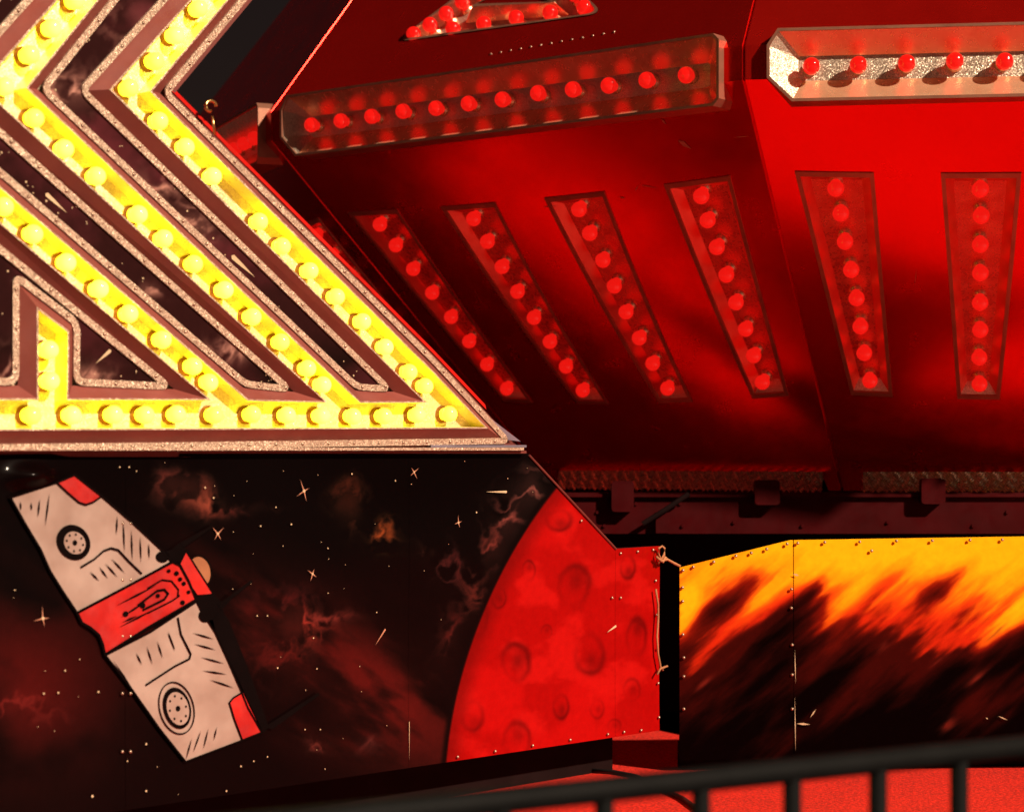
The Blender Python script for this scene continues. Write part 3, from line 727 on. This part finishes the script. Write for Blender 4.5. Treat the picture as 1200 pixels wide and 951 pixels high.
for i in range(4):
    u0 = MP.px(seams[i], 700)[0] + (.0003 if i else 0); u1 = MP.px(seams[i+1], 700)[0] - .0003
    nc = int((seams[i+1]-seams[i]) / 1.35) + 2
    u = np.linspace(u0, u1, nc); ub = [q[0] for q in top_uv if u0 < q[0] < u1]; u = np.sort(np.concatenate([u, ub]))
    nr = 300
    U = np.repeat(u[None, :], nr, 0); t = np.linspace(0, 1, nr)[:, None]
    V = zb + (vtop(u)[None, :] - zb) * t
    X, Y = MP.uv2px(U, V)
    Yl = np.zeros_like(U) + .0012 * np.sin(U*9) * np.sin(V*11) 
    Yl = Yl - .026*np.exp(-((X-33)/22)**2 - ((Y-557)/12)**2)      # bulge added to catch a sun glint near the top left corner
    o = new('painted_panel', grid_mesh('painted_panel', U, V, Yl, mural_art(X, Y), M['space']), mural); pan.append(o)
    o.data.polygons.foreach_set('use_smooth', [True]*len(o.data.polygons))
    rv = []
    for yy in ((613, 679, 745, 812, 880) if i == 0 else ()): rv += [MP.px(142, yy), MP.px(151.5, yy)]
    if i == 2: rv += [MP.px(x, 893 - (x-523)*.151 - 5) for x in range(535, 720, 44)] + [MP.px(680, 610)]
    if i == 3: rv += [MP.px(x, y) for x, y in ((726, 648), (746, 646), (764, 644), (767, 680), (768, 720), (769, 760), (770, 800), (771, 840), (750, 855), (730, 857), (716, 700), (726, 700))]
    if rv: rivets('rivets', rv, -.0035, .0030, o, M['rivet'])
    part('panel_backing', [(u0, .006, zb), (u1, .006, zb), (u1, .006, vtop(u1)), (max(u0, min(u1, top_uv[1][0])), .006, vtop(max(u0, min(u1, top_uv[1][0])))), (u0, .006, vtop(u0))][:5] if i != 2 else
         [(u0, .006, zb), (u1, .006, zb), (u1, .006, vtop(u1)), (top_uv[1][0], .006, vtop(top_uv[1][0])), (u0, .006, vtop(u0))], [(0,1,2,3,4)], M['dark'], mural)
# aluminium edge on the cut corner
a, b2_ = MP.p3(620, 533, .002), MP.p3(722, 643, .002)
MB().tube([a, b2_], .0022, 6).build('cut_edge_trim', M['backing'], mural)
MB().box((MP.px(-150, 700)[0], .10, DECK-EYE-.0), (MP.px(760, 700)[0], .13, zb+.03)).build('dark_gap_board', M['dark'], mural)  # near-black board added as the shadow band below the mural

# painted stars (measured bright ones and small filling ones)
mb = MB(); rs = random.Random(11)
def dot(mb, pl, x, y, r, off): u, v = pl.px(x, y); mb.add([(u + r*math.cos(a*math.pi/4), -off, v + r*math.sin(a*math.pi/4)) for a in range(8)], [tuple(range(8))])
for x, y, r in [(355,575,2.6),(484,553,1.8),(254,625,2.2),(536,612,2.2),(365,672,2),(49,724,2.6),(557,600,1.5),(411,555,1.5),(462,563,1.4),(340,614,1.5),(383,642,1.3),(239,571,1.5),(249,583,1.5),(440,717,1.2),
   (139,547,1.2),(150,547,1.2),(304,616,1.4),(322,594,1.2),(75,785,1.5),(50,812,1.6),(16,691,1.1),(92,772,1),(300,721,1.3),(312,721,1.2),(366,747,1.3),(324,782,1.4),(370,783,1.3),(114,810,1.7),(67,811,1.6),(170,871,1.6),(107,932,2),(170,926,1.7),(281,897,1.5),(296,891,1.2),(312,886,1.2),(356,854,1.2),(374,854,1.2),(148,891,1.2),(264,926,1.6)]:
    dot(mb, MP, x, y, r*.0011, .0034)
for k in range(75):
    x, y = rs.uniform(5, 640), rs.uniform(540, 930)
    if math.hypot(x-pc[0], y-pc[1]) < pr+12 or y > 968-.15*x or (x < 320 and abs((y-725) - (x-165)*1.25) < 150): continue
    dot(mb, MP, x, y, rs.choice([.0006,.0007,.0008,.001]), .0034)
tag(mb.build('painted_stars', M['star'], mural), kind='stuff')
mb = MB()
for x, y, s, a0 in [(355,575,14,20),(484,553,12,30),(254,625,12,45),(536,612,9,10),(365,672,9,60),(49,724,13,3)]:
    c0 = Vector(MP.px(x, y)); s *= .00142
    for k in range(4):
        a = R(a0 + 90*k + rs.uniform(-12, 12)); t = Vector((math.cos(a), math.sin(a))); nn = Vector((-t.y, t.x)); w = .0013; l = s*rs.uniform(.6, 1.15)
        mb.add([(q.x, -.0030, q.y) for q in (c0 + nn*w, c0 - nn*w, c0 + t*l)], [(0, 1, 2)])
tag(mb.build('star_rays', M['starred'], mural), kind='stuff')
streak(MP, 592, 576, 568, 576, .0022, mural, M['star'], .0034); streak(MP, 450, 737, 438, 756, .0017, mural, M['starred'], .0034)
for q in ((720, 733, 709, 741, .0022), (478, 845, 478, 890, .0006)): streak(MP, *q, mural, M['star'], .004)

# the painted spaceship: flat coats of paint on the panel
k1 = lambda p: (p[0]/3.524, 530 + p[1]/3.524)
k2 = lambda p: (60 + p[0]/3.509, 680 + p[1]/3.509)
ship = new('painted_spaceship', None, mural); ship['label'] = 'painted white and red spaceship with engine discs'
def flat(name, pts, k, off, mat):
    q = [MP.px(*k(p)) for p in pts]; return part(name, [(u, -off, v) for u, v in q], [tuple(range(len(q)))], mat, ship)
def line(mb, pts, k, w, off, closed=False):
    q = [Vector(MP.px(*k(p))) for p in pts]
    if closed: q = q + [q[0], q[1]]
    qq = [(p.x, p.y) for p in q]; w *= .00142 / 3.52
    n = len(qq); ws = [w*.5]*n
    if not closed and n == 2: 
        mid = ((qq[0][0]+qq[1][0])/2, (qq[0][1]+qq[1][1])/2); a, b = Vector(qq[0]), Vector(qq[1]); t = (b-a).normalized(); nn = Vector((-t.y, t.x))*w*.55; m_ = Vector(mid)
        mb.add([(p.x, -off, p.y) for p in (a, m_+nn, b, m_-nn)], [(0,3,2,1)]); return
    a, b = offs(qq, w*.5), offs(qq, -w*.5)
    mb.add([(u, -off, v) for u, v in a] + [(u, -off, v) for u, v in b], [(i, i+1, n+i+1, n+i) for i in range(n-1)])
ell = lambda cx, cy, rx, ry, rot, n=28: [(cx + rx*math.cos(2*math.pi*i/n)*math.cos(R(rot)) - ry*math.sin(2*math.pi*i/n)*math.sin(R(rot)), cy + rx*math.cos(2*math.pi*i/n)*math.sin(R(rot)) + ry*math.sin(2*math.pi*i/n)*math.cos(R(rot))) for i in range(n)]
W1 = [(35,185),(230,122),(300,92),(412,180),(540,290),(660,402),(700,450),(540,540),(310,660),(250,570),(200,490),(160,400),(100,300)]
W2 = [(215,305),(400,210),(590,85),(612,130),(640,172),(665,210),(720,330),(770,445),(800,520),(858,622),(775,655),(545,742),(440,610),(320,440)]
BAND = [(310,660),(500,560),(705,450),(735,465),(770,530),(802,605),(600,722),(425,832),(416,790),(400,752),(365,722),(330,702)]
flat('upper_wing', W1, k1, .0042, M['white']); flat('lower_wing', W2, k2, .0042, M['white'])
flat('centre_band', BAND, k1, .0047, M['shipred'])
flat('wing_tip', [(224,122),(300,92),(412,180),(375,205),(345,215),(318,206),(270,165)], k1, .0047, M['shipred'])
flat('wing_tip', [(724,500),(740,480),(780,456),(815,530),(860,622),(778,656),(745,570)], k2, .0047, M['shipred'])
flat('cockpit', ell(820, 490, 42, 62, -12), k1, .0040, M['skin'])
flat('cockpit_panel', [(733,460),(760,405),(800,470),(872,582),(808,586),(770,530)], k1, .0052, M['shipred'])
# dark guns and trailing edge
ink = MB()
def fill(pts, k, off=.0056): q = [MP.px(*k(p)) for p in pts]; ink.add([(u, -off, v) for u, v in q], [tuple(range(len(q)))])
fill(ell(663, 430, 28, 24, 0, 14), k1); fill([(660,410),(700,400),(735,370),(760,400),(735,455),(690,440)], k1)
fill([(735,372),(870,298),(876,306),(750,392)], k1)
fill([(803,590),(872,580),(905,615),(915,660),(880,690),(840,690),(815,640)], k1, .0058); fill(ell(838, 672, 26, 28, 0, 14), k1, .0061)
fill([(890,625),(940,590),(1028,524),(1034,534),(950,600),(905,650)], k1, .0064)
fill([(655,160),(690,120),(720,160),(800,360),(840,470),(885,600),(862,624),(780,450),(665,205)], k2, .0067)
fill([(868,600),(1090,458),(1096,468),(900,610)], k2, .0056)
for pts, k, w in ((W1, k1, 9), (BAND, k1, 11), (W2, k2, 8)): line(ink, pts, k, w, .0064 if pts is BAND else .0060, True)
line(ink, [(224,122),(270,165),(318,206),(345,215),(375,205),(412,180)], k1, 8, .0062)
line(ink, [(778,656),(745,570),(724,500),(740,480),(780,456)], k2, 8, .0062)
line(ink, ell(820, 490, 46, 66, -12), k1, 7, .0050, True); line(ink, [(733,460),(760,405),(800,470),(872,582)], k1, 7, .0062)
line(ink, [(325,473),(380,440),(420,405),(450,394),(480,402),(525,450),(577,500)], k1, 9, .0062)
line(ink, [(512,150),(525,220),(565,300),(560,320),(500,350),(380,428)], k2, 9, .0062)
for a in [(75,200,78,240),(120,205,122,240),(156,190,148,268),(196,165,178,305),(476,260,472,340),(500,275,506,415),(534,315,538,450),(570,345,574,455),(605,372,608,440),
          (362,490,402,530),(400,470,438,520),(425,455,478,515),(450,435,510,500),(553,825,578,875),(597,797,622,875),(640,775,664,850),(683,740,716,815)]: line(ink, [a[:2], a[2:]], k1, 7, .0062)
for a in [(572,213,662,240),(578,258,670,284),(606,313,705,340),(612,368,715,384),(642,405,745,440),(545,735,570,645),(575,705,608,612),(617,690,638,605),(660,655,672,600),
          (472,205,500,290),(245,325,330,450)]: line(ink, [a[:2], a[2:]], k2, 7, .0062)
for a in [(470,632,640,545),(490,680,600,610),(480,722,640,640),(495,700,560,672)]: line(ink, [a[:2], a[2:]], k1, 9, .0062)
line(ink, [(600,560),(660,525),(700,530),(728,565),(725,595),(700,612),(600,662)], k1, 7, .0062); line(ink, [(560,630),(640,570),(670,565),(685,582),(670,605),(580,650)], k1, 10, .0062)
for x, y, r in [(643,590,9),(580,630,12),(510,665,12),(688,488,8),(720,498,10),(735,522,9),(750,540,9),(770,575,8),(745,618,10),(728,590,6)]: fill(ell(x, y, r, r, 0, 10), k1, .0063)
ink.build('ink_lines', M['ink'], ship)
def engine(cx, cy, rx, ry, rot, k, sc, outer_line):
    if outer_line:
        mb = MB(); line(mb, ell(cx, cy, rx, ry, rot, 36), k, 6, .0062, True); mb.build('engine_ring', M['ink'], ship)
        a = flat('engine_disc', ell(cx+2, cy, rx*.80, ry*.80, rot, 36), k, .0062, M['ink'])
    else: a = flat('engine_disc', ell(cx, cy, rx, ry, rot, 36), k, .0062, M['ink'])
    s = .64
    b = flat('engine_face', ell(cx+4, cy+2, rx*s, ry*s, rot, 32), k, .0066, M['white'])
    mb = MB(); 
    for i in range(8):
        t = 2*math.pi*i/8; px_, py_ = ell(cx+4, cy+2, rx*s*.76, ry*s*.76, rot, 8)[i]
        q = [MP.px(*k(p)) for p in ell(px_, py_, 4.5, 5.5, 0, 8)]; mb.add([(u, -.0070, v) for u, v in q], [tuple(range(8))])
    q = [MP.px(*k(p)) for p in ell(cx+4, cy+2, 10, 12, 0, 12)]; mb.add([(u, -.0070, v) for u, v in q], [tuple(range(12))])
    mb.build('engine_bolts', M['ink'], ship)
engine(295, 370, 66, 76, -35, k1, 1, False); engine(507, 522, 70, 108, -14, k2, 1, True)

# ------------------------------------------------------------------ flame board
FY = 4.30
FP = Plane((0, FY, EYE), R(3))
fb = FP.root('flame_board'); tag(fb, 'metal board painted with yellow and orange flames over black', 'mural board')
def flame_art(X, Y):
    ca, sa = math.cos(R(40)), math.sin(R(40))
    s = (X-930)*ca - (Y-630)*sa; n = (X-930)*sa + (Y-630)*ca
    w = fbm(n/30, s/120, 31, 5); w2 = fbm(n/10, s/70, 35, 5); w3 = fbm(n/90, s/200, 38, 3)
    yt = np.interp(X, [795, 925, 1200], [664, 633, 628]); h = Y - yt
    v = 1.30 - h/105 + .12*sstep(915, 945, X)*sstep(60, 0, h) + (w-.47)*1.1 + (w3-.45)*.5 + (w2-.47)*.45
    for x0, y0, x1, y1, wd, k in ((815,738,895,675,17,-.36),(869,765,962,684,15,-.36),(925,720,958,690,11,-.3),(983,728,1058,664,15,-.34),(1040,730,1130,664,15,-.30),(1130,700,1210,642,13,-.38),(1075,700,1110,690,18,-.2),
                                  (955,760,1020,680,13,.55),(880,712,925,655,10,.30),(796,745,812,690,12,.75),(1130,770,1215,700,17,.85),(930,800,985,755,14,.35),(1040,745,1075,700,10,.25),(1180,735,1290,650,16,.6),(1240,720,1300,660,14,-.4)):
        ll = math.hypot(x1-x0, y1-y0); tx, ty = (x1-x0)/ll, (y1-y0)/ll
        a_ = (X-(x0+x1)/2)*tx + (Y-(y0+y1)/2)*ty; b_2 = -(X-(x0+x1)/2)*ty + (Y-(y0+y1)/2)*tx
        v = v + .62*k*np.exp(-(a_/(ll*.55))**4 - ((b_2 + (w2-.47)*16)/wd)**2)
    c = np.zeros(X.shape + (3,)) + np.array([.030, .008, .008])
    c = lerp(c, [.21, .035, .025], sstep(-.75, .40, v + (w-.47)*1.5 + (w2-.47)*.5)); c = lerp(c, [.50, .085, .035], sstep(.25, .68, v))
    c = lerp(c, [.90, .37, .06], sstep(.56, .82, v)); c = lerp(c, [.96, .61, .06], sstep(.78, 1.02, v)); c = lerp(c, [.97, .70, .07], sstep(1.0, 1.3, v))
    c = lerp(c, [.80, .16, .06], sstep(.56, .70, w)*sstep(1.15, .6, v)*sstep(.35, .6, v)*.8)
    for cx, cy, l, wd in ((1165,740,16,4),(1115,770,15,4),(1098,777,9,4),(1145,795,14,5),(825,800,12,3),(1038,755,10,4),(968,745,14,4),(1110,850,12,7)):
        ss = (X-cx)*ca - (Y-cy)*sa; nn = (X-cx)*sa + (Y-cy)*ca
        c = lerp(c, [.42, .12, .09], np.exp(-(ss/l)**2 - (nn/wd)**2)*sstep(.35, .6, w2)*.9)
    return np.clip(c, 0, 1)
ftop = [FP.px(x, y) for x, y in ((795, 665), (926, 632.5), (1215, 628), (1460, 624))]
fz = FP.px(930, 889)[1]
fs = [FP.px(x, 700)[0] for x in (796, 930, 1300)]
for i in range(2):
    u0, u1 = fs[i] + .0008, fs[i+1] - .0008
    u = np.linspace(u0, u1, 110 if i == 0 else 290); u = np.sort(np.concatenate([u, [q[0] for q in ftop if u0 < q[0] < u1]]))
    vt = np.interp(u, [p[0] for p in ftop], [p[1] for p in ftop]); nr = 200
    U = np.repeat(u[None], nr, 0); V = fz + (vt[None] - fz)*np.linspace(0, 1, nr)[:, None]; X, Y = FP.uv2px(U, V)
    Yl = .002*np.sin(U*8+i)*np.sin(V*9+2*i) + (.0012 if i else 0)
    o = new('painted_panel', grid_mesh('painted_panel', U, V, Yl, flame_art(X, Y), M['flame']), fb)
    o.data.polygons.foreach_set('use_smooth', [True]*len(o.data.polygons))
    part('panel_backing', [(u0, .008, fz), (u1, .008, fz), (u1, .008, vt[-1]-.003), (u0, .008, vt[0]-.003)], [(0,1,2,3)], M['dark'], fb)
    if i: rv = [(934.5, 636), (966, 635), (1007, 634.5), (1050, 633.5), (1092, 633), (1136, 632.5), (1174, 632), (1215, 631.5), (1021, 645), (1255, 631)]
    else: rv = [(922, 637), (898, 643), (880, 647.5), (862, 651), (836, 658), (812, 664), (800, 668), (799.5, 688), (799.5, 704), (800, 743), (801, 770), (801, 792), (801, 830), (927, 690), (927, 712), (928, 755), (928, 790), (928, 830)]
    rivets('rivets', [FP.px(x, y) for x, y in rv], -.0035, .0036, o, M['rivet'])
MB().box((FP.px(800, 700)[0], .05, DECK-EYE), (FP.px(1300, 700)[0], .08, fz+.03)).build('dark_gap_board', M['dark'], fb)  # near-black board stands in for the deck shadow under the flames
def scr(pl, parent, mat, off, segs):
    mb = MB()
    for x0, y0, x1, y1, w in segs:
        a, b = Vector(pl.px(x0, y0)), Vector(pl.px(x1, y1)); t = (b-a).normalized(); nn = Vector((-t.y, t.x))*w*.0017; m_ = (a+b)/2
        mb.add([(p.x, -off, p.y) for p in (a, m_+nn, b, m_-nn)], [(0,3,2,1)])
    return tag(mb.build('paint_chips', mat, parent), kind='stuff')
scr(FP, fb, M['star'], .004, [(949,840,956,830,.8),(933,847,949,848,1.4),(1169,838,1180,843,.7),(931,760,932,800,.5),(931,815,932,880,.5),(1155,840,1157,842,.8),(929,672,936,674,1.2)])

# ------------------------------------------------------------------ rope between the two boards
mw = mural.location, Matrix.Rotation(PHI, 4, 'Z')
def W(pl, x, y, off): v = pl.p3(x, y, off); return pl.o + Matrix.Rotation(pl.phi, 3, 'Z') @ v
A_ = W(MP, 768, 655, .012); Bp = W(FP, 797, 662, .006)
def at(x, y, t): return A_ + (Bp - A_)*t + Vector(((x - (600 + FPX*(A_ + (Bp-A_)*t).x/(A_ + (Bp-A_)*t).y)) / FPX * A_.y, 0, -(y - (HOR - FPX*((A_ + (Bp-A_)*t).z-EYE)/(A_ + (Bp-A_)*t).y)) / FPX * A_.y))
rp = MB().tube([at(769, 652, 0), at(775, 657, .2), at(782, 655, .5), at(789, 659, .8), at(797, 663, 1)], .0028, 7)
rp.tube([at(775, 656, .2), at(771.5, 649, .15), at(772.5, 642, .2), at(776, 639.5, .25), at(779, 642, .3), at(778.5, 649, .3), at(775, 655, .25), at(771, 660, .2)], .0023, 7)
rp.tube([at(772, 654, .15), at(777, 658, .25), at(780, 652, .35)], .0032, 7)
tag(rp.build('tie_rope', M['rope'], None, True), 'short knotted brown rope tying the planet board to the flame board', 'rope')
q = [(768.5, 690), (771, 708), (771.5, 722), (770, 745), (771, 765), (774, 781), (777, 785)]
r2 = MB().tube([W(MP, x, y, .010) for x, y in q], .0022, 7).tube([W(MP, x, y, .012) for x, y in ((770, 790), (774, 783), (782, 780))], .0022, 7)
tag(r2.build('hanging_cord', M['rope'], None, True), 'thin brown cord hanging down the edge of the planet board', 'cord')

# ------------------------------------------------------------------ cable and litter on the deck
def deck_pt(x, y): d = ray(x, y); t = (DECK-EYE)/d.z; return Vector((d.x*t, t, DECK))
pts = [deck_pt(x, y) + Vector((0, 0, .005)) for x, y in ((690, 905), (720, 907), (745, 912), (775, 926), (800, 938), (830, 960))]
tag(MB().tube(pts, .005, 8).build('cable', M['cable'], None, True), 'black cable lying on the gritty red deck', 'cable')

# ------------------------------------------------------------------ crowd barrier close to the camera
f0 = Vector(((300-600)/FPX*1.60, 1.60, 0)); hr = .283
D0 = FPX*hr/(945-HOR); D1 = FPX*hr/(862-HOR)
P0_ = Vector(((380-600)/FPX*D0, D0, 0)); P1_ = Vector(((1200-600)/FPX*D1, D1, 0)); t_ = (P1_-P0_).normalized()
fe = new('crowd_barrier'); fe.location = P0_; fe.rotation_euler = (0, 0, math.atan2(t_.y, t_.x))
tag(fe, 'black steel crowd barrier with round top rail and upright bars', 'barrier')
L0, L1 = -.55, (P1_-P0_).length + .5; ZR = EYE - hr - .010
fe_m = M['fence']
MB().tube([(L0, 0, .10), (L0, 0, ZR-.05), (L0+.015, 0, ZR-.015), (L0+.05, 0, ZR), (L1-.05, 0, ZR), (L1-.015, 0, ZR-.015), (L1, 0, ZR-.05), (L1, 0, .10)], .0118, 12).build('frame_rail', fe_m, fe, True)
MB().tube([(L0, 0, .18), (L1, 0, .18)], .0095, 10).build('lower_rail', fe_m, fe, True)
sp_ = (P1_-P0_).length * 97/820 * 1.14; x = L0 + sp_; barm = None
# bars start so that one stands where the photograph shows it
x = (P1_-P0_).length*.617 - 8*sp_
while x < L1 - .02:
    if x > L0 + .03:
        if barm is None: barm = MB().tube([(0, 0, .18), (0, 0, ZR)], .0090, 10); bmsh = mesh('bar', barm.v, barm.f, fe_m, True)
        o = new('bar', bmsh, fe); o.location = (x, 0, 0)
    x += sp_
for x in (L0, L1):
    MB().box((x-.02, -.28, 0), (x+.02, .28, .012)).tube([(x, 0, .012), (x, 0, .12)], .0105, 10).build('foot', fe_m, fe)
